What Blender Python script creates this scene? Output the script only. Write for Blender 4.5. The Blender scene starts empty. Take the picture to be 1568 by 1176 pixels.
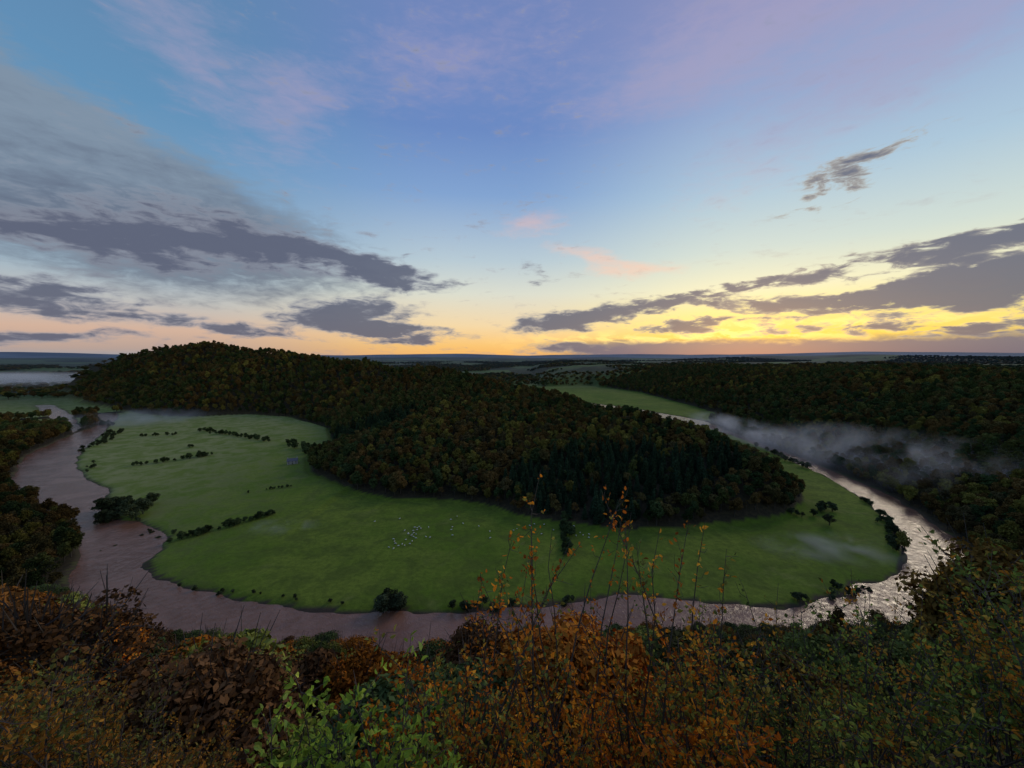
import bpy, math, numpy as np
from mathutils import Vector
R = np.random.RandomState(7)
sc = bpy.context.scene
COL = sc.collection
def s2l(c):
    return tuple(((v/255.0)/12.92 if v/255.0 <= .04045 else ((v/255.0+.055)/1.055)**2.4) for v in c)

# ------------------------------------------------------------------ maths helpers
TAB = R.rand(256, 256)
def vnoise(x, y):
    xi = np.floor(x).astype(int); yi = np.floor(y).astype(int)
    fx = x-xi; fy = y-yi
    fx = fx*fx*(3-2*fx); fy = fy*fy*(3-2*fy)
    a = TAB[xi & 255, yi & 255]; b = TAB[(xi+1) & 255, yi & 255]
    c = TAB[xi & 255, (yi+1) & 255]; d = TAB[(xi+1) & 255, (yi+1) & 255]
    return (a*(1-fx)+b*fx)*(1-fy)+(c*(1-fx)+d*fx)*fy
def fbm(x, y, s, o=4):
    v = 0; a = .5; t = 0
    for i in range(o):
        v = v+a*vnoise(x/s+17.3*i, y/s+9.1*i); t += a; a *= .5; s *= .5
    return v/t
def sstep(v, a=0., b=1.):
    t = np.clip((v-a)/(b-a), 0, 1); return t*t*(3-2*t)
def seg_dist(px, py, P, closed=True, par=False):
    P = np.asarray(P, float); n = len(P)
    best = np.full(px.shape, 1e18); bi = np.zeros(px.shape)
    for i in range(n if closed else n-1):
        a = P[i]; b = P[(i+1) % n]; d = b-a; L = d@d+1e-9
        t = np.clip(((px-a[0])*d[0]+(py-a[1])*d[1])/L, 0, 1)
        q = (px-a[0]-t*d[0])**2+(py-a[1]-t*d[1])**2
        m = q < best
        best = np.where(m, q, best)
        if par: bi = np.where(m, i+t, bi)
    return (np.sqrt(best), bi) if par else np.sqrt(best)
def inside(px, py, P):
    P = np.asarray(P, float); n = len(P); r = np.zeros(px.shape, bool)
    for i in range(n):
        x1, y1 = P[i]; x2, y2 = P[(i+1) % n]
        if y1 == y2: continue
        c = ((y1 > py) != (y2 > py)) & (px < (x2-x1)*(py-y1)/(y2-y1)+x1)
        r ^= c
    return r
def smooth_chain(P, k=4):
    P = np.asarray(P, float); out = []
    Q = np.vstack([2*P[0]-P[1], P, 2*P[-1]-P[-2]])
    for i in range(1, len(Q)-2):
        a, b, c, d = Q[i-1], Q[i], Q[i+1], Q[i+2]
        for j in range(k):
            t = j/k
            out.append(.5*((2*b)+(c-a)*t+(2*a-5*b+4*c-d)*t*t+(3*b-a-3*c+d)*t**3))
    out.append(P[-1]); return np.array(out)

# ------------------------------------------------------------------ map of the valley (metres, river level = 0)
INNER = [(-862,863),(-793,798),(-698,684),(-627,599),(-560,513),(-481,435),(-418,388),(-360,349),(-305,297),(-272,285),
 (-239,264),(-222,247),(-213,229),(-197,215),(-180,205),(-158,197),(-135,192),(-106,187),(-76,184.5),(-45,183.5),(-8,185.5),
 (11,187.6),(38,193.5),(62,195.7),(87,191.7),(111,189),(132,187.6),(156,193.5),(180,202),(206,211.4),(238,237),(260,264),
 (278,291),(296,328),(310,367),(319,403),(324,438),(330,479),(336,540),(341,614),(333,718),(290,820),(200,980),(60,1130),(-200,1330)]
OUTER = [(-913,874),(-753,718),(-710,653),(-670,589),(-630,532),(-590,479),(-528,417),(-448,355),(-368,308),(-311,279),
 (-278,250),(-246,215),(-215,181),(-155,156),(-97,147),(-45,144),(4,150),(59,159),(115,161),(154,165),(188,171),(224,191),
 (254,215),(290,250),(312,291),(328,333),(336,373),(342,417),(347,469),(354,553),(362,650),(368,733),(340,840),(250,1010),(110,1170),(-150,1370)]
IN_S = smooth_chain(INNER); OUT_S = smooth_chain(OUTER)
RIVER = np.vstack([IN_S, OUT_S[::-1]])
STRAND = [(-1220,1023),(-1040,874),(-810,718),(-711,642),(-743,684),(-923,834),(-1183,1023)]
HILL = [(-701,798),(-635,790),(-543,815),(-437,772),(-306,653),(-234,513),(-243,464),(-210,403),(-142,349),(-101,328),(-56,326),
 (-23,314),(8,289),(36,280),(78,266),(120,269),(171,280),(203,288),(238,314),(262,349),(262,400),(245,470),(225,560),(180,680),
 (90,850),(-80,1020),(-400,1250),(-900,1450),(-1450,1500),(-1560,1350),(-1400,1230),(-1000,960),(-780,830)]
RIDGE = [(228,318,8),(221,322,18),(205,332,29),(193,372,33),(181,430,38),(145,500,46),(90,570,53),(17,640,68),(-52,720,75),(-166,820,84),(-270,900,89),
 (-351,960,103),(-537,1050,115),(-700,1120,134),(-890,1180,155),(-1045,1230,143),(-1258,1280,121),(-1385,1300,82),(-1500,1330,16)]
RIGHT = [(127,1686),(350,1766),(451,1369),(451,994),(438,815),(402,609),(380,479),(365,420),(352,375),(342,335),(326,293),(303,250),
 (268,215),(236,190),(200,165),(260,40),(400,-200),(20000,-9000),(30000,30000),(0,30000)]
RZ = np.array([p[2] for p in RIDGE], float); RXY = [(p[0], p[1]) for p in RIDGE]
BT = np.array([-180,-100,-75,-60,-50,-45,-33,-17,2,20,35,43,48,55,75,100,180.])
BR = np.array([9000,3000,420,330,280,220,176,151,150,170,198,226,254,330,420,3000,9000.])
QR = np.array([0,1.5,4,7,15,30,60,90,120,140,150.])
QZ = np.array([118.3,117.5,114.3,111.2,99,81,55,33,14,3,0.])

def fields(x, y):
    x = np.asarray(x, float); y = np.asarray(y, float)
    r = np.hypot(x, y); b = np.degrees(np.arctan2(x, y))
    sd = np.full(x.shape, 500.); m = (x > -1400) & (x < 520) & (y > 90) & (y < 1500)
    if m.any():
        xx, yy = x[m], y[m]
        d = seg_dist(xx, yy, RIVER); d = np.where(inside(xx, yy, RIVER), -d, d)
        d2 = seg_dist(xx, yy, STRAND); d2 = np.where(inside(xx, yy, STRAND), -d2, d2)
        sd[m] = np.minimum(np.minimum(d, d2), 500)
    sd = sd+((fbm(x, y, 14, 2)-.5)*6+(fbm(x+77, y, 45, 2)-.5)*7)*(np.abs(sd) < 30)
    ih = inside(x, y, HILL); dh = seg_dist(x, y, HILL)
    dr, par = seg_dist(x, y, RXY, False, True)
    zr = np.interp(par, np.arange(len(RZ)), RZ)
    q = dh/(dh+dr+1e-6)
    hill = np.where(ih, zr*q**.82+(fbm(x, y, 90, 3)-.5)*16*np.minimum(q*3, 1), 0)
    ir = inside(x, y, RIGHT); db = seg_dist(x, y, RIGHT)
    right = np.where(ir, 76*(1-np.exp(-db/140.)), 0)
    right = right+np.where(ir, (fbm(x, y, 320, 4)-.5)*48*sstep(db, 20, 300), 0)
    rb = np.interp(b, BT, BR); re = r*150/rb
    near = np.where(re < 150, np.interp(re, QR, QZ), 0)
    near = near+np.where(re < 150, (fbm(x, y, 16, 3)-.5)*5*sstep(re, 12, 40)*sstep(150-re, 0, 30), 0)
    far = sstep(r, 1700, 6000)*(44+46*fbm(x, y, 1900, 4)+70*sstep(fbm(x+900, y, 4200, 3), .42, .8)*sstep(r, 3500, 9000))
    rr_ = fbm(x*.6+300, y*.6, 900, 3)
    far = far+np.exp(-((r-5400-900*np.sin(b*.21))/900)**2)*(30+60*rr_)*sstep(b, 14, 26)*.8
    far = far+np.exp(-((r-8500)/1500)**2)*(25+70*rr_)*sstep(-np.abs(b+8), -34, -20)*.95
    far = far+np.exp(-((r-16000)/3500)**2)*(60+150*fbm(x+4000, y, 5200, 3))
    left = np.where((x < -150) & ~ih, 1, 0)*sstep(sd, 10, 300)*6
    h = 0.9*sstep(sd, 0, 5)+np.where(sd < 0, np.maximum(sd*.5, -3), 0)
    h = h+(fbm(x, y, 60, 3)-.5)*1.9*sstep(sd, 4, 40)
    hh = np.maximum(np.maximum(hill, right), np.maximum(near, far))
    h = h+np.maximum(hh, left)
    mi = inside(x, y, IN_S)
    lw = (x < 0) & ~mi & ~ih & (sd > .4) & (r < 1250) & (np.hypot((x+870)/1.2, y-735) > 62) & (b < -30)
    rw = (x > 100) & ~mi & (sd > .4) & (y < 760) & (y > 150)
    return dict(h=h, sd=sd, ih=ih, dh=dh, ir=ir, db=db, near=(re < 147) & (sd > .4), r=r, b=b, re=re, mi=mi, lw=lw, rw=rw)
def H(x, y): return fields(np.atleast_1d(x), np.atleast_1d(y))['h']

# ------------------------------------------------------------------ material helpers
class NT:
    def __init__(s, nt): s.nt = nt; nt.nodes.clear()
    def n(s, t, **k):
        nd = s.nt.nodes.new(t)
        for a, v in k.items(): setattr(nd, a, v)
        return nd
    def l(s, a, b): s.nt.links.new(a, b)
    def put(s, sock, v):
        if isinstance(v, bpy.types.NodeSocket): s.l(v, sock)
        else:
            if isinstance(v, tuple) and len(v) == 3 and sock.type == 'RGBA': v = v+(1,)
            sock.default_value = v
    def m(s, op, a, b=0., c=None, clamp=False):
        nd = s.n('ShaderNodeMath', operation=op, use_clamp=clamp)
        s.put(nd.inputs[0], a); s.put(nd.inputs[1], b)
        if c is not None: s.put(nd.inputs[2], c)
        return nd.outputs[0]
    def vm(s, op, a, b=(0, 0, 0)):
        nd = s.n('ShaderNodeVectorMath', operation=op)
        s.put(nd.inputs[0], a); s.put(nd.inputs[1], b); return nd.outputs[0]
    def mix(s, f, a, b, mode='MIX'):
        nd = s.n('ShaderNodeMix', data_type='RGBA', blend_type=mode)
        s.put(nd.inputs[0], f); s.put(nd.inputs[6], a); s.put(nd.inputs[7], b); return nd.outputs[2]
    def noise(s, vec, scale, detail=3, rough=.5, dist=0.):
        nd = s.n('ShaderNodeTexNoise'); nd.inputs['Scale'].default_value = scale
        nd.inputs['Detail'].default_value = detail; nd.inputs['Roughness'].default_value = rough
        nd.inputs['Distortion'].default_value = dist
        s.l(vec, nd.inputs['Vector']); return nd
    def mr(s, v, a, b, c=0., d=1., smooth=True):
        nd = s.n('ShaderNodeMapRange', interpolation_type='SMOOTHSTEP' if smooth else 'LINEAR')
        s.put(nd.inputs[0], v)
        for i, q in enumerate((a, b, c, d)): nd.inputs[i+1].default_value = q
        return nd.outputs[0]
    def ramp(s, f, stops):
        nd = s.n('ShaderNodeValToRGB'); e = nd.color_ramp.elements
        while len(e) < len(stops): e.new(.5)
        for i, (p, c) in enumerate(stops): e[i].position = p; e[i].color = tuple(c)+(1,)
        s.put(nd.inputs[0], f); return nd.outputs[0]
def mat(name):
    m = bpy.data.materials.new(name); m.use_nodes = True; return m, NT(m.node_tree)
def simple(name, col, rough=.8, var=.25, scale=3.):
    m, t = mat(name)
    o = t.n('ShaderNodeOutputMaterial'); p = t.n('ShaderNodeBsdfPrincipled')
    tc = t.n('ShaderNodeTexCoord'); nz = t.noise(tc.outputs['Object'], scale, 4)
    c = t.mix(nz.outputs[0], tuple(v*(1-var) for v in col), tuple(v*(1+var) for v in col))
    t.l(c, p.inputs['Base Color']); p.inputs['Roughness'].default_value = rough
    t.l(p.outputs[0], o.inputs[0]); return m
def leafmat(name, attr, instancer):
    m, t = mat(name)
    o = t.n('ShaderNodeOutputMaterial')
    a = t.n('ShaderNodeAttribute', attribute_name=attr)
    if instancer: a.attribute_type = 'INSTANCER'
    lv = t.n('ShaderNodeAttribute', attribute_name='lv')
    k = t.mr(lv.outputs['Fac'], 0, 1, .45, 1.65, False)
    c = t.vm('SCALE', a.outputs['Color']); c.node.inputs['Scale'].default_value = 1
    t.l(k, c.node.inputs['Scale'])
    d = t.n('ShaderNodeBsdfDiffuse'); t.l(c, d.inputs[0])
    if instancer:
        t.l(d.outputs[0], o.inputs[0]); return m
    tr = t.n('ShaderNodeBsdfTranslucent'); t.l(c, tr.inputs[0])
    mx = t.n('ShaderNodeMixShader'); mx.inputs[0].default_value = .3
    t.l(d.outputs[0], mx.inputs[1]); t.l(tr.outputs[0], mx.inputs[2]); t.l(mx.outputs[0], o.inputs[0])
    return m
BARK = simple('bark', (.07, .055, .042), .9, .4, 2)
LEAF_I = leafmat('foliage_instanced', 'tint', True)
LEAF_C = leafmat('foliage_leaf', 'col', False)

def obj(name, me, parent=None, link=True):
    o = bpy.data.objects.new(name, me)
    if link: COL.objects.link(o)
    if parent: o.parent = parent
    return o
def build(name, V, F, mats=(), mi=None, lv=None, col=None, smooth=False):
    me = bpy.data.meshes.new(name)
    V = np.asarray(V, np.float32)
    tot = sum(len(f) for f in F)
    loops = np.concatenate([np.asarray(f).ravel() for f in F]).astype(np.int32)
    sizes = np.concatenate([np.full(len(f), np.asarray(f).shape[1]) for f in F]).astype(np.int32)
    me.vertices.add(len(V)); me.vertices.foreach_set('co', V.ravel())
    me.loops.add(len(loops)); me.loops.foreach_set('vertex_index', loops)
    me.polygons.add(tot)
    st = np.zeros(tot, np.int32); st[1:] = np.cumsum(sizes)[:-1]
    me.polygons.foreach_set('loop_start', st); me.polygons.foreach_set('loop_total', sizes)
    for m in mats: me.materials.append(m)
    if mi is not None: me.polygons.foreach_set('material_index', np.asarray(mi, np.int32))
    me.polygons.foreach_set('use_smooth', np.full(tot, bool(smooth)))
    me.update(calc_edges=True)
    if lv is not None:
        a = me.attributes.new('lv', 'FLOAT', 'POINT'); a.data.foreach_set('value', np.asarray(lv, np.float32))
    if col is not None:
        a = me.attributes.new('col', 'FLOAT_COLOR', 'POINT')
        c = np.ones((len(V), 4), np.float32); c[:, :3] = col; a.data.foreach_set('color', c.ravel())
    me.validate(); return me

def tube(V, F, pts, rad, k=5):
    pts = np.asarray(pts, float); n0 = len(V)
    for i, p in enumerate(pts):
        d = pts[min(i+1, len(pts)-1)]-pts[max(i-1, 0)]; d /= np.linalg.norm(d)+1e-9
        u = np.cross(d, (0, 0, 1.) if abs(d[2]) < .9 else (1., 0, 0)); u /= np.linalg.norm(u); w = np.cross(d, u)
        for j in range(k):
            a = 2*math.pi*j/k; V.append(p+rad[i]*(u*math.cos(a)+w*math.sin(a)))
    for i in range(len(pts)-1):
        for j in range(k):
            a = n0+i*k+j; b = n0+i*k+(j+1) % k; F.append((a, b, b+k, a+k))
def leafquads(C, Nn, size, rs, asp=1.):
    n = len(C); T = np.cross(Nn, rs.randn(n, 3)); T /= np.linalg.norm(T, axis=1)[:, None]+1e-9
    B = np.cross(Nn, T); s = size[:, None] if np.ndim(size) else size
    V = np.stack([C-T*s*asp, C-B*s*.55+T*s*.1, C+T*s*asp, C+B*s*.55+T*s*.1], 1).reshape(-1, 3)
    return V
def unit(a): return a/(np.linalg.norm(a, axis=1)[:, None]+1e-9)

def proto_tree(name, seed, Ht, W, nb, per, ls, cb=.28, bare=0):
    rs = np.random.RandomState(seed); V = []; F = []
    tube(V, F, [(0, 0, -2), (.1, 0, Ht*.2), (rs.randn()*.3, rs.randn()*.3, Ht*.5), (rs.randn()*.5, rs.randn()*.5, Ht*.85)], [Ht*.025, Ht*.02, Ht*.014, .03], 6)
    cen = []; rad = []
    for i in range(nb):
        d = rs.randn(3); d /= np.linalg.norm(d); q = rs.rand()**.45
        c = np.array([d[0]*W*.37*q, d[1]*W*.37*q, Ht*(cb+1)/2+d[2]*Ht*(1-cb)*.39*q])
        cen.append(c); rad.append(W*rs.uniform(.12, .23))
        s = np.array([0, 0, Ht*rs.uniform(.18, .5)]); mid = (s+c)/2+np.array([0, 0, -.05*Ht])*rs.rand()
        tube(V, F, [s, mid, c], [Ht*.009, Ht*.006, .03], 4)
        for k in range(bare):
            e = c+unit(rs.randn(1, 3))[0]*W*.24+np.array([0, 0, W*.08]); s2 = mid+(c-mid)*rs.rand()
            tube(V, F, [s2, (s2+e)/2+rs.randn(3)*.2, e], [.07, .045, .015], 3)
    nt = len(V); nF = len(F)
    cs = np.repeat(np.array(cen), per, 0); rr = np.repeat(np.array(rad), per)
    d = unit(rs.randn(len(cs), 3)); d[:, 2] = np.where(rs.rand(len(d)) < .5, np.abs(d[:, 2]), d[:, 2])
    C = cs+d*(rr*rs.uniform(.55, 1.08, len(cs)))[:, None]*np.array([1, 1, .8])
    N = unit(rs.randn(len(cs), 3)*.8+d*.7+np.array([0, 0, .3]))
    LV = leafquads(C, N, ls*rs.uniform(.6, 1.4, len(cs)), rs)
    lf = nt+np.arange(len(LV)).reshape(-1, 4)
    cv = np.repeat(rs.rand(nb)*.5, per)+rs.rand(len(cs))*.5
    lv = np.concatenate([np.full(nt, .5), np.repeat(cv, 4)])
    me = build(name, np.vstack([np.array(V), LV]), [np.array(F), lf], [BARK, LEAF_I], np.r_[np.zeros(nF), np.ones(len(lf))], lv)
    return obj(name, me, link=False)
def proto_conifer(name, seed, Ht, W, nl, ls):
    rs = np.random.RandomState(seed); V = []; F = []
    tube(V, F, [(0, 0, -2), (0, 0, Ht*.5), (0, 0, Ht)], [Ht*.016, Ht*.01, .03], 5)
    Cs = []; Ns = []; br = []
    for L in range(nl):
        z = Ht*(.12+.87*L/nl); Rr = W/2*(1-z/Ht)**.8+.15; nbh = rs.randint(6, 9); o = rs.rand()*6
        for k in range(nbh):
            a = o+2*math.pi*k/nbh+rs.randn()*.15; ln = Rr*rs.uniform(.75, 1.15)
            n = max(4, int(14*ln/(W/2)))
            q = np.sqrt(rs.rand(n)); x = np.cos(a)*ln*q; y = np.sin(a)*ln*q
            sp = rs.randn(n)*.16*ln
            Cs.append(np.stack([x-np.sin(a)*sp*1.2, y+np.cos(a)*sp*1.2, z-q*ln*.32+rs.randn(n)*.12], 1))
            Ns.append(unit(np.stack([np.cos(a)*np.ones(n)*.4, np.sin(a)*np.ones(n)*.4, np.ones(n)], 1)+rs.randn(n, 3)*.5)); br.append(np.full(n, rs.rand()))
    C = np.vstack(Cs); N = np.vstack(Ns); bv = np.concatenate(br)
    LV = leafquads(C, N, ls*rs.uniform(.6, 1.3, len(C)), rs); nt = len(V)
    lf = nt+np.arange(len(LV)).reshape(-1, 4)
    lv = np.concatenate([np.full(nt, .5), np.repeat(bv*.5+rs.rand(len(C))*.5, 4)])
    me = build(name, np.vstack([np.array(V), LV]), [np.array(F), lf], [BARK, LEAF_I], np.r_[np.zeros(len(F)), np.ones(len(lf))], lv)
    return obj(name, me, link=False)

far_c = bpy.data.collections.new('woodland_tree_kinds')
for i in range(4):
    far_c.objects.link(proto_tree('kind_a%d_broadleaf' % i, 10+i, 13+i, 9.5+i*.7, 15+i*2, 110, .55))
for i in range(2): far_c.objects.link(proto_conifer('kind_b%d_conifer' % i, 30+i, 18+2*i, 7.2, 22, .62))
far_c.objects.link(proto_tree('kind_c0_thin', 40, 13, 9, 14, 45, .4, .25, 5))
near_c = bpy.data.collections.new('hillside_tree_kinds')
NH = [13, 14, 15, 16, 13]
for i in range(4):
    near_c.objects.link(proto_tree('near_a%d_broadleaf' % i, 50+i, 13+i, 9.5+i*.6, 30+i*3, 440, .22, .2, 4))
near_c.objects.link(proto_tree('near_b0_thin', 60, 13, 9, 24, 120, .18, .2, 9))

def scatter(name, P, rot, scl, idx, tint, coll):
    me = bpy.data.meshes.new(name); n = len(P)
    me.vertices.add(n); me.vertices.foreach_set('co', np.asarray(P, np.float32).ravel())
    for nm, ty, key, dat in (('rot', 'FLOAT_VECTOR', 'vector', rot), ('scl', 'FLOAT_VECTOR', 'vector', scl), ('tint', 'FLOAT_COLOR', 'color', np.c_[tint, np.ones(n)])):
        a = me.attributes.new(nm, ty, 'POINT'); a.data.foreach_set(key, np.asarray(dat, np.float32).ravel())
    a = me.attributes.new('kind', 'INT', 'POINT'); a.data.foreach_set('value', np.asarray(idx, np.int32))
    o = obj(name, me)
    ng = bpy.data.node_groups.new(name, 'GeometryNodeTree')
    ng.interface.new_socket('Geometry', in_out='INPUT', socket_type='NodeSocketGeometry')
    ng.interface.new_socket('Geometry', in_out='OUTPUT', socket_type='NodeSocketGeometry')
    gi = ng.nodes.new('NodeGroupInput'); go = ng.nodes.new('NodeGroupOutput')
    ci = ng.nodes.new('GeometryNodeCollectionInfo'); ci.inputs['Collection'].default_value = coll
    ci.inputs['Separate Children'].default_value = True; ci.inputs['Reset Children'].default_value = True
    ip = ng.nodes.new('GeometryNodeInstanceOnPoints'); ip.inputs['Pick Instance'].default_value = True
    def na(nm, ty):
        x = ng.nodes.new('GeometryNodeInputNamedAttribute'); x.data_type = ty; x.inputs['Name'].default_value = nm
        return [s for s in x.outputs if s.enabled and s.name == 'Attribute'][0]
    L = ng.links.new
    L(gi.outputs[0], ip.inputs['Points']); L(ci.outputs[0], ip.inputs['Instance'])
    L(na('kind', 'INT'), ip.inputs['Instance Index']); L(na('rot', 'FLOAT_VECTOR'), ip.inputs['Rotation']); L(na('scl', 'FLOAT_VECTOR'), ip.inputs['Scale'])
    L(ip.outputs[0], go.inputs[0])
    md = o.modifiers.new('instances', 'NODES'); md.node_group = ng
    return o

# ------------------------------------------------------------------ terrain
def axis(a, b, st, lo, hi, g):
    m = list(np.arange(a, b, st)); s = st; v = m[-1]
    while v < hi: s *= g; v += s; m.append(v)
    s = st; v = m[0]; pre = []
    while v > lo: s *= g; v -= s; pre.append(v)
    return np.array(pre[::-1]+m)
xs = axis(-880, 440, 2.8, -45000, 45000, 1.055); ys = axis(-6, 860, 2.6, -4000, 50000, 1.04)
X, Y = np.meshgrid(xs, ys); x = X.ravel(); y = Y.ravel()
f = fields(x, y)
nx, ny = len(xs), len(ys)
ii = (np.arange(ny-1)[:, None]*nx+np.arange(nx-1)[None, :]).ravel()
FT = np.stack([ii, ii+1, ii+1+nx, ii+nx], 1)
gm, t = mat('ground')
me = build('terrain', np.stack([x, y, f['h']], 1), [FT], [gm], smooth=True)
forest = (f['ih'] & (f['dh'] > 3)) | (f['ir'] & (f['r'] < 1700)) | f['near'] | f['lw'] | f['rw']
a = me.attributes.new('zone', 'FLOAT_COLOR', 'POINT')
z = np.ones((len(x), 4), np.float32); z[:, 0] = forest; z[:, 1] = sstep(f['r'], 1300, 2200); z[:, 2] = f['sd'] < np.where(f['mi'], 1.0, 1.8)
a.data.foreach_set('color', z.ravel())
terrain = obj('terrain', me)
zn = t.n('ShaderNodeAttribute', attribute_name='zone'); sep = t.n('ShaderNodeSeparateColor'); t.l(zn.outputs['Color'], sep.inputs[0])
geo = t.n('ShaderNodeNewGeometry'); pos = geo.outputs['Position']
n1 = t.noise(pos, .012, 5, .6); n2 = t.noise(pos, .35, 5, .7); n3 = t.noise(pos, .06, 5, .65, .6)
g = t.mix(t.mr(n1.outputs[0], .38, .62), (.110, .178, .015), (.180, .230, .028))
g = t.mix(t.mr(n3.outputs[0], .42, .66, 0, .75), g, (.095, .125, .020))
n4 = t.noise(pos, .022, 4, .6, 1.2)
g = t.mix(t.mr(n4.outputs[0], .58, .68, 0, .5), g, (.21, .225, .055))
g = t.mix(t.mr(n2.outputs[0], .3, .75, 0, .65), g, (.062, .092, .011))
sx = t.n('ShaderNodeSeparateXYZ'); t.l(pos, sx.inputs[0])
g = t.mix(t.mr(sx.outputs[0], -120, -450, 0, .8), g, t.mix(t.mr(n3.outputs[0], .38, .62), (.17, .21, .045), (.31, .31, .12)))
vo = t.n('ShaderNodeTexVoronoi'); vo.inputs['Scale'].default_value = .0032; t.l(pos, vo.inputs['Vector'])
vs = t.n('ShaderNodeSeparateColor'); t.l(vo.outputs['Color'], vs.inputs[0])
ff = t.ramp(vs.outputs[0], [(0, (.03, .04, .028)), (.35, (.045, .055, .035)), (.55, (.085, .13, .045)), (.8, (.08, .09, .055)), (1, (.05, .07, .04))])
ln = t.n('ShaderNodeVectorMath', operation='LENGTH'); t.l(pos, ln.inputs[0])
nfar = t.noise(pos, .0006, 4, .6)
ff = t.mix(t.mr(ln.outputs['Value'], 2200, 14000, 0, .9), ff, t.mix(t.mr(nfar.outputs[0], .4, .6), (.11, .15, .21), (.16, .205, .27)))  # blue-grey aerial haze painted into the far ground colour by distance
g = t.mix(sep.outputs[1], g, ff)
fl = t.mix(t.mr(n2.outputs[0], .3, .7), (.03, .027, .016), (.065, .05, .025))
g = t.mix(sep.outputs[0], g, fl); g = t.mix(sep.outputs[2], g, (.075, .055, .035))
p = t.n('ShaderNodeBsdfPrincipled'); p.inputs['Roughness'].default_value = .95; p.inputs['Specular IOR Level'].default_value = .1
t.l(g, p.inputs['Base Color'])
bp = t.n('ShaderNodeBump'); bp.inputs['Distance'].default_value = .6; bp.inputs['Strength'].default_value = .7; t.l(n2.outputs[0], bp.inputs['Height']); t.l(bp.outputs[0], p.inputs['Normal'])
o = t.n('ShaderNodeOutputMaterial'); t.l(p.outputs[0], o.inputs[0])

# ------------------------------------------------------------------ river
wm, t = mat('river_water')
geo = t.n('ShaderNodeNewGeometry'); pos = geo.outputs['Position']
w1 = t.noise(pos, .30, 5, .72, .8); w2 = t.noise(pos, .03, 3, .5, 1.5)
p = t.n('ShaderNodeBsdfPrincipled')
t.l(t.mix(t.mr(w2.outputs[0], .35, .65), (.205, .093, .050), (.275, .135, .082)), p.inputs['Base Color'])
t.l(t.mr(w2.outputs[0], .35, .65, .06, .2), p.inputs['Roughness']); p.inputs['IOR'].default_value = 1.34
bp = t.n('ShaderNodeBump'); bp.inputs['Distance'].default_value = .9; bp.inputs['Strength'].default_value = .5; t.l(w1.outputs[0], bp.inputs['Height']); t.l(bp.outputs[0], p.inputs['Normal'])
o = t.n('ShaderNodeOutputMaterial'); t.l(p.outputs[0], o.inputs[0])
wz = -.25
river = obj('river', build('river', [(-1350, 110, wz), (480, 110, wz), (480, 1480, wz), (-1350, 1480, wz)], [np.array([[0, 1, 2, 3]])], [wm]))

# ------------------------------------------------------------------ woods
def grid_pts(sp, r0, r1, bmax=58, seed=1):
    rs = np.random.RandomState(seed); hx = r1
    gx, gy = np.meshgrid(np.arange(-hx, hx, sp), np.arange(-20, r1, sp*.87))
    gx = gx+(np.arange(gx.shape[0]) % 2)[:, None]*sp/2
    gx = gx.ravel()+rs.uniform(-.36, .36, gx.size)*sp; gy = gy.ravel()+rs.uniform(-.36, .36, gy.size)*sp
    r = np.hypot(gx, gy); b = np.degrees(np.arctan2(gx, gy))
    m = (r >= r0) & (r < r1) & (np.abs(b) < bmax); return gx[m], gy[m]
PAL = np.array([(.060, .080, .024), (.085, .092, .026), (.105, .082, .028), (.046, .068, .024), (.120, .074, .024), (.17, .145, .032), (.078, .062, .026)])
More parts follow.
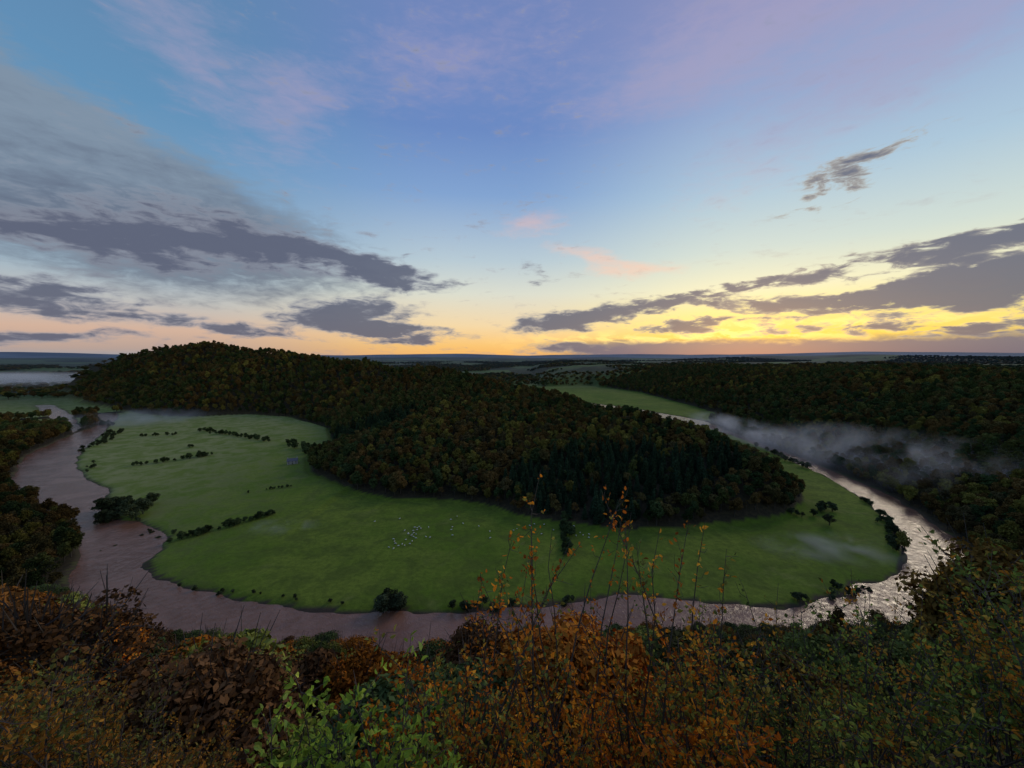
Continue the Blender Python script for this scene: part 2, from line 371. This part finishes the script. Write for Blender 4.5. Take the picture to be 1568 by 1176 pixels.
# the woodland below the lookout is kept low enough to leave the river in view
KU = np.array([-3, -1.32, -1.2, -1.14, -1.06, -.9, -.7, -.5, -.36, -.28, -.2, -.05, .1, .5, .9, 1.05, 1.12, 1.18, 1.22, 1.4, 3])
KK = np.array([.4, .43, .46, .58, .66, .65, .665, .69, .74, .79, .71, .69, .70, .69, .685, .69, .67, .60, .46, .36, .3])
def woods(name, pts_list, coll, near=False, seed=3):
    rs = np.random.RandomState(seed); PP = []; SS = []; II = []; TT = []
    for gx, gy, sc0 in pts_list:
        f = fields(gx, gy)
        far_n = fbm(gx, gy, 420, 3)
        wood = (f['ih'] & (f['dh'] > 4)) | (f['ir'] & (f['r'] < 1750)) | (f['lw'] & (f['re'] >= 147)) | (f['rw'] & (f['re'] >= 147)) | ((f['r'] > 1750) & (far_n > .47))
        wood &= ~((f['r'] > 1000) & ~f['ih'] & ~f['ir'] & (f['r'] < 1750) & (far_n < .58) & ~f['lw'])
        if near: wood = f['near'] & (f['re'] > 15)
        else: wood &= ~(f['near'] & (f['re'] > 10))
        wood &= f['sd'] > np.where(f['mi'], 5, 2.0)
        gx, gy, h, r, b = gx[wood], gy[wood], f['h'][wood], f['r'][wood], f['b'][wood]
        n = len(gx); u = rs.rand(n)
        cn = fbm(gx+500, gy, 70, 2)
        if near: idx = np.where(u < .84, rs.randint(0, 4, n), 4)
        else:
            con = (((gx-95)/95)**2+((gy-325)/58)**2 < 1+(cn-.5)*2) | (((gx+200)/80)**2+((gy-560)/60)**2 < .8+(cn-.5)*2)
            idx = np.where(con & (u < .78), rs.randint(4, 6, n), np.where(u < .9, rs.randint(0, 4, n), 6))
        big = fbm(gx, gy, 110, 3)
        t1 = np.clip((big-.3)*2.2, 0, .999)*.55+rs.rand(n)*.45
        tint = PAL[(t1*7).astype(int)].copy()
        s = sc0*rs.uniform(.72, 1.22, n)
        if near:
            NP = np.array([(.12, .15, .035), (.20, .085, .02), (.46, .16, .018), (.12, .06, .024), (.19, .20, .04), (.07, .095, .03), (.34, .12, .018), (.10, .12, .03)])
            pr = np.clip(.45*vnoise(gx/18+5, gy/30)+.55*rs.rand(n), 0, .999)
            tint = NP[(pr*8).astype(int)]*1.0
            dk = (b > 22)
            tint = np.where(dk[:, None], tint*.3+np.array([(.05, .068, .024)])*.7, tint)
            lim = 120-gy*np.interp(gx/np.maximum(gy, .5), KU, KK)
            hn = np.array(NH)[idx]*1.0
            smax = (lim-h)/hn
            s = np.minimum(s*1.2, np.maximum(smax*rs.uniform(.66, 1.13, n), .2))
            ok = (s > .15) & (gy > 2)
            gx, gy, h, r, b, idx, tint, s = gx[ok], gy[ok], h[ok], r[ok], b[ok], idx[ok], tint[ok], s[ok]; n = len(gx)
        else:
            tint = np.where((idx >= 4)[:, None] & (idx < 6)[:, None], np.array([(.030, .052, .026)]), tint)
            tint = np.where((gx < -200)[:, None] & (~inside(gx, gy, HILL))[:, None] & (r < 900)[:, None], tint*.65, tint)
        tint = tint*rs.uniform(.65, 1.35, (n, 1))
        hz = sstep(r, 1000, 7000)[:, None]; tint = tint*(1-hz*.8)+np.array([(.10, .14, .18)])*hz*.8  # distant foliage tinted towards a painted haze colour
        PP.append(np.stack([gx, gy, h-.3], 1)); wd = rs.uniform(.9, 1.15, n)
        if near: wd = np.where(s < .6, wd*1.3, wd)
        SS.append(np.stack([s*wd, s*wd, s*rs.uniform(.85, 1.0 if near else 1.15, n)*(1 if sc0 < 1.5 else .5)], 1)); II.append(idx); TT.append(tint)
    P = np.vstack(PP); n = len(P); rot = np.zeros((n, 3)); rot[:, 2] = rs.rand(n)*6.28; rot[:, :2] = rs.randn(n, 2)*.04
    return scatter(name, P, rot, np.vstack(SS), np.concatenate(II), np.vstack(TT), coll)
a1 = grid_pts(7.8, 60, 800, seed=1); a2 = grid_pts(11., 800, 1750, seed=2); a3 = grid_pts(32, 1750, 5200, seed=4)
woods('woodland', [(a1[0], a1[1], .88), (a2[0], a2[1], 1.05), (a3[0], a3[1], 2.0)], far_c)
b1 = grid_pts(6.8, 10, 480, 62, seed=5)
woods('hillside_trees', [(b1[0], b1[1], .95)], near_c, True)

# hedgerows and riverside bushes
def clumps(name, spec, coll, seed, tint0, kinds=(0, 4)):
    rs = np.random.RandomState(seed); P = []; S = []; T = []
    for (x0, y0, x1, y1, n, s, jit) in spec:
        for i in range(n):
            q = rs.rand(); gx = x0+(x1-x0)*q+rs.randn()*jit; gy = y0+(y1-y0)*q+rs.randn()*jit
            ss = s*rs.uniform(.6, 1.3); P.append((gx, gy, 0)); S.append((ss*1.25, ss*1.25, ss)); T.append(np.array(tint0)*rs.uniform(.6, 1.5))
    P = np.array(P, float); P[:, 2] = H(P[:, 0], P[:, 1])-np.array(S)[:, 2]*2.6
    n = len(P); rot = np.zeros((n, 3)); rot[:, 2] = rs.rand(n)*6.28
    return scatter(name, P, rot, np.array(S), rs.randint(kinds[0], kinds[1], n), np.array(T), coll)
hed = [(-500,640,-330,545,60,.42,3),(-300,530,-240,480,24,.65,5),(-420,430,-365,480,28,.42,2.5),(-560,600,-510,610,10,.4,2),
 (-430,520,-425,525,3,.4,2),(-236,345,-205,362,14,.2,.8),(-222,252,-190,285,30,.34,1.5),(-190,285,-180,297,14,.32,1),(36,268,33,234,26,.3,1.4),(40,285,37,262,12,.45,2)]
clumps('hedgerow', hed, far_c, 11, (.050, .070, .026))
riv = [(-310,312,-285,298,14,.85,6),(-325,322,-300,300,10,.7,5),(-640,640,-560,540,22,.5,5),(-575,530,-545,500,7,.4,3),(-430,400,-480,450,5,.3,3),(-250,268,-232,262,7,.26,2),(-262,246,-240,250,6,.2,1.5),
 (-62,183,-52,183,12,.55,2),(-28,183,0,184,16,.32,1.5),(140,188,185,203,20,.3,2),(235,237,262,268,16,.36,2),(262,268,300,335,22,.34,2),(-800,760,-700,690,14,.6,6),(205,300,250,305,10,.6,5),(15,185,30,190,6,.24,1),
 (318,420,334,560,16,.5,3),(-340,330,-240,262,14,.2,1.5),(-180,203,-80,186,14,.16,1)]
clumps('riverside_bush', riv, far_c, 12, (.050, .062, .028))
clumps('bare_field_tree', [(226,278,229,280,2,.7,1.2),(215,290,217,292,1,.6,.5)], far_c, 15, (.06,.06,.03), (6, 7))

# ------------------------------------------------------------------ farmhouse
stone = simple('stone_wall', (.36, .33, .29), .9, .25, 3); slate = simple('slate_roof', (.12, .12, .13), .7, .25, 4)
glass = simple('window_glass', (.03, .035, .04), .2, .1); dw = simple('door_wood', (.08, .06, .04), .7)
hx, hy = -243., 436.; hz = float(H(hx, hy)[0])
farm = bpy.data.objects.new('stone_farmhouse', None); COL.objects.link(farm); farm.location = (hx, hy, hz); farm.rotation_euler = (0, 0, math.radians(25)); farm.scale = (.85, .85, .85)
def box(nm, c, s, m, par):
    v = [(c[0]+s[0]*i/2, c[1]+s[1]*j/2, c[2]+s[2]*k/2) for k in (-1, 1) for j in (-1, 1) for i in (-1, 1)]
    return obj(nm, build(nm, v, [np.array([(0, 2, 3, 1), (4, 5, 7, 6), (0, 1, 5, 4), (2, 6, 7, 3), (0, 4, 6, 2), (1, 3, 7, 5)])], [m]), par)
wv = [(-6, -3, -1), (6, -3, -1), (6, 3, -1), (-6, 3, -1), (-6, -3, 4), (6, -3, 4), (6, 3, 4), (-6, 3, 4), (-6, 0, 7), (6, 0, 7)]
obj('walls', build('walls', wv, [np.array([(0, 1, 5, 4), (2, 3, 7, 6)]), np.array([(0, 4, 8), (0, 8, 7), (1, 2, 6), (1, 6, 9)]), np.array([(0, 7, 3), (1, 9, 5)])], [stone]), farm)
rv = [(-6.4, -3.5, 3.7), (6.4, -3.5, 3.7), (6.4, 0, 7.2), (-6.4, 0, 7.2), (-6.4, 3.5, 3.7), (6.4, 3.5, 3.7)]
ro = obj('roof', build('roof', rv, [np.array([(0, 1, 2, 3), (3, 2, 5, 4)])], [slate]), farm)
sm = ro.modifiers.new('th', 'SOLIDIFY'); sm.thickness = .2; sm.offset = 1
for i, cx in enumerate((-5.4, 5.4)): box('chimney_%d' % i, (cx, 0, 7.6), (.9, .9, 2), stone, farm)
for i, (cx, cz) in enumerate([(-4, 1.3), (4, 1.3), (-4, 3.2), (0, 3.2), (4, 3.2)]): box('window_%d' % i, (cx, -3.02, cz), (1, .08, 1), glass, farm)
box('door', (0, -3.02, 1), (1.1, .1, 2.1), dw, farm)

# ------------------------------------------------------------------ sheep
wool = simple('wool', (.75, .71, .62), .95, .1, 6); face = simple('sheep_face', (.12, .1, .09), .8)
def ell(c, r, k=7, n=9, jit=0, rs=None, d=(1, 0, 0)):
    V = []; F = []
    for i in range(k+1):
        th = math.pi*i/k
        for j in range(n):
            ph = 2*math.pi*j/n; e = 1+(rs.uniform(-jit, jit) if jit else 0)
            V.append((c[0]+r[0]*math.cos(th)*e, c[1]+r[1]*math.sin(th)*math.cos(ph)*e, c[2]+r[2]*math.sin(th)*math.sin(ph)*e))
    for i in range(k):
        for j in range(n): F.append((i*n+j, i*n+(j+1) % n, (i+1)*n+(j+1) % n, (i+1)*n+j))
    return V, F
def sheep(rs, graze):
    V = []; F = []; M = []
    def add(vf, m):
        o = len(V); V.extend(vf[0]); F.extend([tuple(i+o for i in q) for q in vf[1]]); M.extend([m]*len(vf[1]))
    add(ell((0, 0, .68), (.58, .30, .32), 8, 10, .06, rs), 0)
    add(ell((-.6, 0, .66), (.07, .06, .14), 4, 6), 0)
    hz_ = .28 if graze else .98; hx_ = .92 if graze else .78
    v = []; ff = []; tube(v, ff, [(.42, 0, .78), (.62, 0, (.78+hz_)/2+.06), (hx_-.06, 0, hz_)], [.2, .15, .09], 7); add((v, ff), 0)
    v = []; ff = []; tube(v, ff, [(hx_-.1, 0, hz_+.04), (hx_, 0, hz_), (hx_+.14, 0, hz_-.09), (hx_+.18, 0, hz_-.12)], [.09, .1, .06, .03], 7); add((v, ff), 1)
    for s in (-1, 1): add(ell((hx_-.06, s*.13, hz_+.06), (.03, .07, .025), 4, 5), 1)
    for lx, s in ((.34, -1), (.34, 1), (-.36, -1), (-.36, 1)):
        v = []; ff = []; k = .05 if lx < 0 else -.02
        tube(v, ff, [(lx, s*.15, .55), (lx+k, s*.15, .4), (lx-k, s*.15, .22), (lx, s*.15, 0)], [.11, .07, .04, .04], 6); add((v, ff), 1)
    return np.array(V), F, M
rs = np.random.RandomState(21); VV = []; FF = []; MM = []; o = 0
pts = [(-67+rs.randn()*2.2, 262+rs.randn()*8) for i in range(18)]+[(-76+rs.randn()*4.5, 248+rs.randn()*4) for i in range(7)]+[(rs.uniform(-60, 60), rs.uniform(255, 285)) for i in range(26)]+[(rs.uniform(-100, -40), rs.uniform(250, 300)) for i in range(8)]
pts = [q for q in pts if not inside(np.array([q[0]]), np.array([q[1]]), HILL)[0]]
hs = H(np.array([q[0] for q in pts]), np.array([q[1] for q in pts]))
for (px, py), hh in zip(pts, hs):
    v, ff, mm = sheep(rs, rs.rand() < .7); an = rs.rand()*6.28; c, s = math.cos(an), math.sin(an)
    v = np.stack([v[:, 0]*c-v[:, 1]*s+px, v[:, 0]*s+v[:, 1]*c+py, v[:, 2]+hh-.02], 1)
    VV.append(v); FF.extend([tuple(i+o for i in q) for q in ff]); MM.extend(mm); o += len(v)
obj('sheep_flock', build('sheep_flock', np.vstack(VV), [np.array(FF)], [wool, face], MM, smooth=True))

# ------------------------------------------------------------------ foreground shrubs on the cliff edge
TW = simple('twig_bark', (.075, .055, .04), .9, .4, 20)
def bush(name, stems, pal, ls, seed, ntw=9, nlf=9, lean=.25, dens=1.):
    rs = np.random.RandomState(seed); V = []; F = []; C = []; D = []; CI = []
    B = np.array([(s[0], s[1]) for s in stems]); hb = H(B[:, 0], B[:, 1])
    pal = np.array(pal)
    for (bx, by, L, sparse), z0 in zip(stems, hb):
        ln_ = lean*(.5 if sparse else 1); c0 = len(C)
        p = np.array([bx, by, z0-.1]); d = np.array([rs.randn()*ln_, rs.randn()*ln_-.08*(1-sparse), 1.]); d /= np.linalg.norm(d)
        pts = [p]
        for i in range(7):
            d = d+rs.randn(3)*(.11 if not sparse else .09); d[2] = max(d[2], .35); d /= np.linalg.norm(d); pts.append(pts[-1]+d*L/7)
        pts = np.array(pts); r0 = .006+.0035*L
        tube(V, F, pts, np.linspace(r0, .003, 8), 4)
        for k in range(int(ntw*1.3)):
            tt = rs.uniform(.3 if not sparse else .45, 1)*6.99; i = int(tt); q = pts[i]+(pts[i+1]-pts[i])*(tt-i)
            dd = unit(rs.randn(1, 3)*.8+d*.6)[0]; ln = rs.uniform(.2, .55)*(1 if not sparse else .42)*(L/3)**.5
            m1 = q+dd*ln*.5+rs.randn(3)*.02; e = q+dd*ln+np.array([0, 0, .04])+rs.randn(3)*.03
            tube(V, F, [q, m1, e], [.005, .0035, .002], 3)
            n = int(nlf*(1 if not sparse else .4)*dens)
            for s in rs.rand(n): C.append(q+(e-q)*(.15+.85*s)+rs.randn(3)*.025); D.append(dd+rs.randn(3)*.9)
        if sparse:
            for s in rs.uniform(1.5, 6.9, 22): i = int(s); C.append(pts[i]+(pts[i+1]-pts[i])*(s-i)+rs.randn(3)*.015); D.append(rs.randn(3)+np.array([0, 0, .4]))
        nn_ = len(C)-c0; own = rs.randint(0, len(pal)); CI += list(np.where(rs.rand(nn_) < .6, own, rs.randint(0, len(pal), nn_)))
    C = np.array(C); D = unit(np.array(D)); n = len(C)
    W = unit(np.cross(D, rs.randn(n, 3))); N = np.cross(D, W); s = (ls*rs.uniform(.6, 1.35, n))[:, None]
    LV = np.stack([C, C+D*s*.35+W*s*.30+N*s*.1, C+D*s*.72+W*s*.2+N*s*.08, C+D*s-N*s*.08, C+D*s*.72-W*s*.2+N*s*.08, C+D*s*.35-W*s*.30+N*s*.1], 1).reshape(-1, 3)
    nv = len(V); b = nv+np.arange(n)[:, None]*6
    Fq = np.concatenate([b+np.array([0, 1, 2, 3]), b+np.array([0, 3, 4, 5])])
    ci = pal[np.array(CI)]*rs.uniform(.5, 1.4, (n, 1))
    col = np.vstack([np.full((nv, 3), .05), np.repeat(ci, 6, 0)])
    me = build(name, np.vstack([np.array(V), LV]), [np.array(F), Fq], [TW, LEAF_C], np.r_[np.zeros(len(F)), np.ones(len(Fq))], np.full(nv+len(LV), .5), col)
    return obj(name, me)
rs = np.random.RandomState(5)
OR = [(.78, .26, .02), (.62, .17, .02), (.82, .38, .04), (.36, .11, .02), (.34, .28, .05), (.18, .2, .05)]
GR = [(.18, .25, .05), (.12, .18, .04), (.28, .32, .06), (.38, .26, .05), (.10, .13, .035), (.52, .22, .03)]
YG = [(.38, .50, .06), (.30, .42, .05), (.46, .52, .09), (.2, .3, .045)]
BR_ = [(.24, .18, .045), (.38, .16, .03), (.16, .17, .045), (.46, .22, .035)]
S1 = [(rs.uniform(-1.3, 2.9), rs.uniform(4.2, 7.2), rs.uniform(1.5, 2.6), 0) for i in range(130)]
S1 += [(rs.uniform(-.9, 3.0), rs.uniform(4.4, 6.2), rs.uniform(3.1, 4.7), 1) for i in range(34)]
bush('autumn_hawthorn_bush', S1, OR, .066, 1)
bush('green_leaf_bush', [(rs.uniform(-2.3, -.7), rs.uniform(3.2, 4.4), rs.uniform(1.1, 2.0), 0) for i in range(34)], YG, .075, 2, 8, 7)
bush('bramble_bush', [(rs.uniform(2.4, 9.5), rs.uniform(4.0, 8.5), rs.uniform(1.3, 2.4), 0) for i in range(190)]+[(rs.uniform(3.2, 6.5), rs.uniform(3.2, 4.4), rs.uniform(1.1, 1.9), 0) for i in range(50)]+[(rs.uniform(2.4, 8), rs.uniform(5, 7.5), rs.uniform(2.6, 3.5), 1) for i in range(24)], GR, .055, 3)
bush('brown_bush', [(rs.uniform(-10, -4.6), rs.uniform(3.8, 7.), rs.uniform(.9, 1.7), 0) for i in range(100)]+[(rs.uniform(-6.5, -3.2), rs.uniform(3., 4.2), rs.uniform(.8, 1.3), 0) for i in range(44)]+[(rs.uniform(-4.8, -2.0), rs.uniform(4.2, 7), rs.uniform(.6, 1.1), 0) for i in range(40)]+[(rs.uniform(-8, -5), rs.uniform(4.2, 6), rs.uniform(2., 2.6), 1) for i in range(8)], BR_, .05, 4)

# ------------------------------------------------------------------ mist
def mist(name, c, r, dens, ns, lo=.42, rz=0.):
    import bmesh
    bm = bmesh.new(); bmesh.ops.create_icosphere(bm, subdivisions=3, radius=1); me = bpy.data.meshes.new(name); bm.to_mesh(me); bm.free()
    m, t = mat(name)
    tc = t.n('ShaderNodeTexCoord'); L = t.n('ShaderNodeVectorMath', operation='LENGTH'); t.l(tc.outputs['Object'], L.inputs[0])
    fo = t.mr(L.outputs['Value'], .1, 1., 1, 0)
    geo = t.n('ShaderNodeNewGeometry'); nz = t.noise(geo.outputs['Position'], ns, 2, .6, .6)
    d = t.m('MULTIPLY', t.m('MULTIPLY', fo, t.mr(nz.outputs[0], lo, lo+.25)), dens)
    v = t.n('ShaderNodeVolumeScatter'); v.inputs['Color'].default_value = (.92, .94, .97, 1); v.inputs['Anisotropy'].default_value = .2
    t.l(d, v.inputs['Density']); o = t.n('ShaderNodeOutputMaterial'); t.l(v.outputs[0], o.inputs['Volume'])
    try: m.cycles.volume_step_rate = 3.
    except Exception: pass
    me.materials.append(m); ob = obj(name, me); ob.location = c; ob.scale = r; ob.rotation_euler = (0, 0, rz); return ob
mist('river_mist', (352, 600, 9), (48, 210, 22), .045, .024, .40)
mist('river_mist', (395, 390, 18), (95, 200, 32), .030, .022, .40, .22)
mist('river_mist', (-690, 740, 8), (150, 110, 18), .012, .02, .38)
mist('meadow_mist', (-160, 272, 2), (36, 16, 5), .04, .07, .4)
mist('meadow_mist', (200, 240, 3), (60, 26, 6), .045, .05, .42)
mist('valley_mist', (-2100, 1750, 26), (800, 480, 40), .010, .003, .33)

# ------------------------------------------------------------------ sky
w = bpy.data.worlds.new('World'); sc.world = w; w.use_nodes = True; t = NT(w.node_tree)
try: w.cycles.sampling_method = 'MANUAL'; w.cycles.sample_map_resolution = 256
except Exception: pass
tc = t.n('ShaderNodeTexCoord'); D = tc.outputs['Generated']
sx = t.n('ShaderNodeSeparateXYZ'); t.l(D, sx.inputs[0])
az = t.m('MULTIPLY', t.m('ARCTAN2', sx.outputs[0], sx.outputs[1]), 57.2958)
el = t.m('MULTIPLY', t.m('ARCSINE', sx.outputs[2]), 57.2958)
cb = t.n('ShaderNodeCombineXYZ'); t.l(az, cb.inputs[0]); t.l(el, cb.inputs[1]); P = cb.outputs[0]
fe = t.m('MULTIPLY', el, 1/60., clamp=True)
def rp(st): return t.ramp(fe, [(e/60., s2l(c)) for e, c in st])
rl = rp([(0, (150, 158, 168)), (1., (185, 162, 152)), (3, (212, 178, 158)), (6, (192, 192, 190)), (9, (160, 182, 198)), (15, (128, 164, 196)), (25, (98, 146, 186)), (32, (96, 138, 178)), (60, (82, 112, 162))])
rm = rp([(0, (244, 178, 100)), (1.8, (250, 198, 118)), (4.5, (245, 216, 168)), (9, (220, 222, 208)), (13.4, (184, 203, 214)), (21.5, (130, 164, 210)), (28.7, (106, 138, 196)), (40, (112, 134, 188)), (60, (80, 104, 158))])
rr = rp([(0, (240, 190, 80)), (2.5, (255, 216, 90)), (5.5, (253, 236, 148)), (8.5, (242, 238, 198)), (13, (208, 222, 214)), (20, (172, 200, 220)), (28, (148, 170, 208)), (36, (142, 150, 194)), (60, (94, 104, 156))])
sky = t.mix(t.mr(az, -42, -8), rl, rm); sky = t.mix(t.mr(az, 0, 30), sky, rr)
def scaled(v, s): return t.vm('MULTIPLY', v, s)
nw = t.noise(scaled(P, (.05, .14, 0)), 1., 3, .6); wv = t.vm('SUBTRACT', nw.outputs['Color'], (.5, .5, .5)); Pw = t.vm('ADD', P, scaled(wv, (14, 5, 0)))
nw2 = t.noise(scaled(P, (.4, 1.2, 0)), 1., 3, .6); Pw = t.vm('ADD', Pw, scaled(t.vm('SUBTRACT', nw2.outputs['Color'], (.5, .5, .5)), (3, 1.3, 0)))
def blobs(L, V=None):
    acc = 0.
    for (a0, e0, ww, hh, ro, wt) in L:
        mp = t.n('ShaderNodeMapping', vector_type='TEXTURE'); t.l(V or Pw, mp.inputs[0])
        mp.inputs['Location'].default_value = (a0, e0, 0); mp.inputs['Rotation'].default_value = (0, 0, math.radians(ro)); mp.inputs['Scale'].default_value = (ww, hh, 1)
        gr = t.n('ShaderNodeTexGradient', gradient_type='SPHERICAL'); t.l(mp.outputs[0], gr.inputs[0])
        acc = t.m('MULTIPLY_ADD', gr.outputs[1], wt, acc)
    return acc
nd = t.noise(scaled(P, (.10, .38, 0)), 1., 7, .62, .3); nf = t.noise(scaled(P, (.36, 1.1, 0)), 1., 5, .6, .5)
nn = t.m('ADD', t.m('SUBTRACT', nd.outputs[0], .5), t.m('MULTIPLY', t.m('SUBTRACT', nf.outputs[0], .5), .9))
def cloud(S, lo, hi, k=1.3):
    return t.mr(t.m('MULTIPLY_ADD', nn, k, S), lo, hi)
pk = blobs([(3, 18.2, 7, 2.2, 15, 1.1), (10, 14, 9, 1.6, -14, 1.1), (16, 11.8, 8, 1.4, -8, 1.), (-37, 30, 18, 6, -35, .9), (-27, 29, 7, 6, -60, .9), (44, 29, 28, 7, 22, 1.1), (22, 33, 30, 6, 10, .9), (-8, 35, 26, 7, 10, .8), (38, 36, 30, 7, 15, .8)])
pa = t.m('MULTIPLY', cloud(pk, .05, 1.4, 1.3), .6)
pc = t.mix(t.mr(el, 12, 26), s2l((255, 202, 175)), s2l((170, 162, 194)))
sky = t.mix(pa, sky, pc)
big = blobs([(-46, 15, 34, 9.5, -8, 2.4), (-54, 20, 24, 9, -10, 1.6)])
ba = t.m('MULTIPLY', cloud(big, .1, 1.3, 1.5), .9)
sky = t.mix(ba, sky, t.mix(t.mr(t.m('MULTIPLY_ADD', nn, 16, el), 8, 24), s2l((96, 104, 124)), s2l((130, 146, 164))))
gl = blobs([(-31, 13.6, 22, 3.4, -5, 2.0), (-44, 11.2, 18, 3., -2, 1.9), (-19, 12.2, 9, 1.3, -8, 1.6), (-17.5, 10, 14, 1.7, -2, 1.5), (-21.5, 5.4, 11, 3.0, 0, 2.1), (-13.5, 3.7, 10, 1.1, -3, 1.6), (-14, 2.5, 8, .7, 0, 1.4),
 (-51, 5.9, 10, 1.4, -2, 1.8), (-41, 4.2, 16, .9, -3, 1.2), (-50, 2.3, 13, 1., 0, 1.5), (-32, 3, 12, .8, -4, 1.1), (50, 7.2, 15, 3.2, 5, 2.2), (38, 6.4, 19, 1.6, 0, 1.9), (52, 10.8, 9, 1.5, 10, 1.5),
 (9, 1.1, 14, 1.6, 0, 1.7), (6, 5.0, 10, 1.8, 4, 1.9), (17, 6.4, 13, 1.5, 6, 1.5), (25, 4.2, 18, 1.2, 2, 1.35), (39.5, 19.2, 9, 3, 20, .8), (4.5, 11.6, 4, 1., -40, .9),
 (40, 9.8, 15, 1.5, 6, 1.3), (46, 3.4, 20, 1.1, 2, 1.5), (27, 8.4, 11, 1.2, 6, 1.3)])
gr_ = t.m('MULTIPLY', cloud(gl, .35, 1.1, 4.2), t.mr(gl, .05, .4))
ga = t.mix(t.mr(az, 8, 22), cloud(gl, .2, 1.15, 2.3), gr_)
gc = t.mix(t.mr(az, -10, 35), s2l((92, 98, 120)), s2l((92, 99, 122)))
core = t.mr(t.m('MULTIPLY_ADD', nn, 2.8, gl), .45, 1.35)
edge = t.mix(t.mr(az, -5, 25), s2l((148, 152, 166)), s2l((178, 172, 162)))
gs = blobs([(30, 3.2, 28, 3.6, 0, 1.1), (42, 5, 22, 3., 3, .7), (12, 2.6, 18, 2.4, 0, .6)])
sky = t.mix(t.m('MULTIPLY', t.m('MULTIPLY', gs, t.mr(nf.outputs[0], .40, .58)), .9, clamp=True), sky, (1.25, .90, .28))
sky = t.mix(t.m('MULTIPLY', ga, .95), sky, t.mix(core, edge, gc))
lb = t.m('MULTIPLY_ADD', nn, 1.5, el)
la = t.m('MULTIPLY', t.mr(lb, 2.7, 1.7), t.mr(t.m('MULTIPLY_ADD', nn, 10, az), 0, 16))
sky = t.mix(t.m('MULTIPLY', la, .97), sky, t.mix(t.mr(el, 0, 2.8), s2l((84, 98, 124)), s2l((104, 110, 130))))
sky = t.mix(t.mr(el, -.3, -3), sky, (.05, .06, .06))
ns = t.n('ShaderNodeTexSky', sky_type='NISHITA'); ns.sun_disc = False; ns.sun_elevation = math.radians(3); ns.sun_rotation = math.radians(31)
bg1 = t.n('ShaderNodeBackground'); t.l(sky, bg1.inputs[0]); bg1.inputs[1].default_value = .97
bg2 = t.n('ShaderNodeBackground'); t.l(ns.outputs[0], bg2.inputs[0]); bg2.inputs[1].default_value = .008
ad = t.n('ShaderNodeAddShader'); t.l(bg1.outputs[0], ad.inputs[0]); t.l(bg2.outputs[0], ad.inputs[1])
wo = t.n('ShaderNodeOutputWorld'); t.l(ad.outputs[0], wo.inputs[0])

sl = bpy.data.lights.new('sun', 'SUN'); sl.energy = .62; sl.angle = math.radians(16); sl.color = (1, .84, .62)
so = bpy.data.objects.new('sun', sl); COL.objects.link(so); so.location = (300, 500, 400)
a_ = math.radians(46); e_ = math.radians(25)
so.rotation_euler = Vector((math.sin(a_)*math.cos(e_), math.cos(a_)*math.cos(e_), math.sin(e_))).to_track_quat('Z', 'Y').to_euler()

cam = bpy.data.cameras.new('camera'); co = bpy.data.objects.new('camera', cam); COL.objects.link(co)
co.location = (0, 0, 120); co.rotation_euler = (math.radians(86.3), 0, 0); cam.lens = 14.05; cam.sensor_width = 36
cam.clip_start = .05; cam.clip_end = 120000; sc.camera = co
sc.view_settings.view_transform = 'Standard'; sc.view_settings.look = 'None'; sc.view_settings.exposure = 0
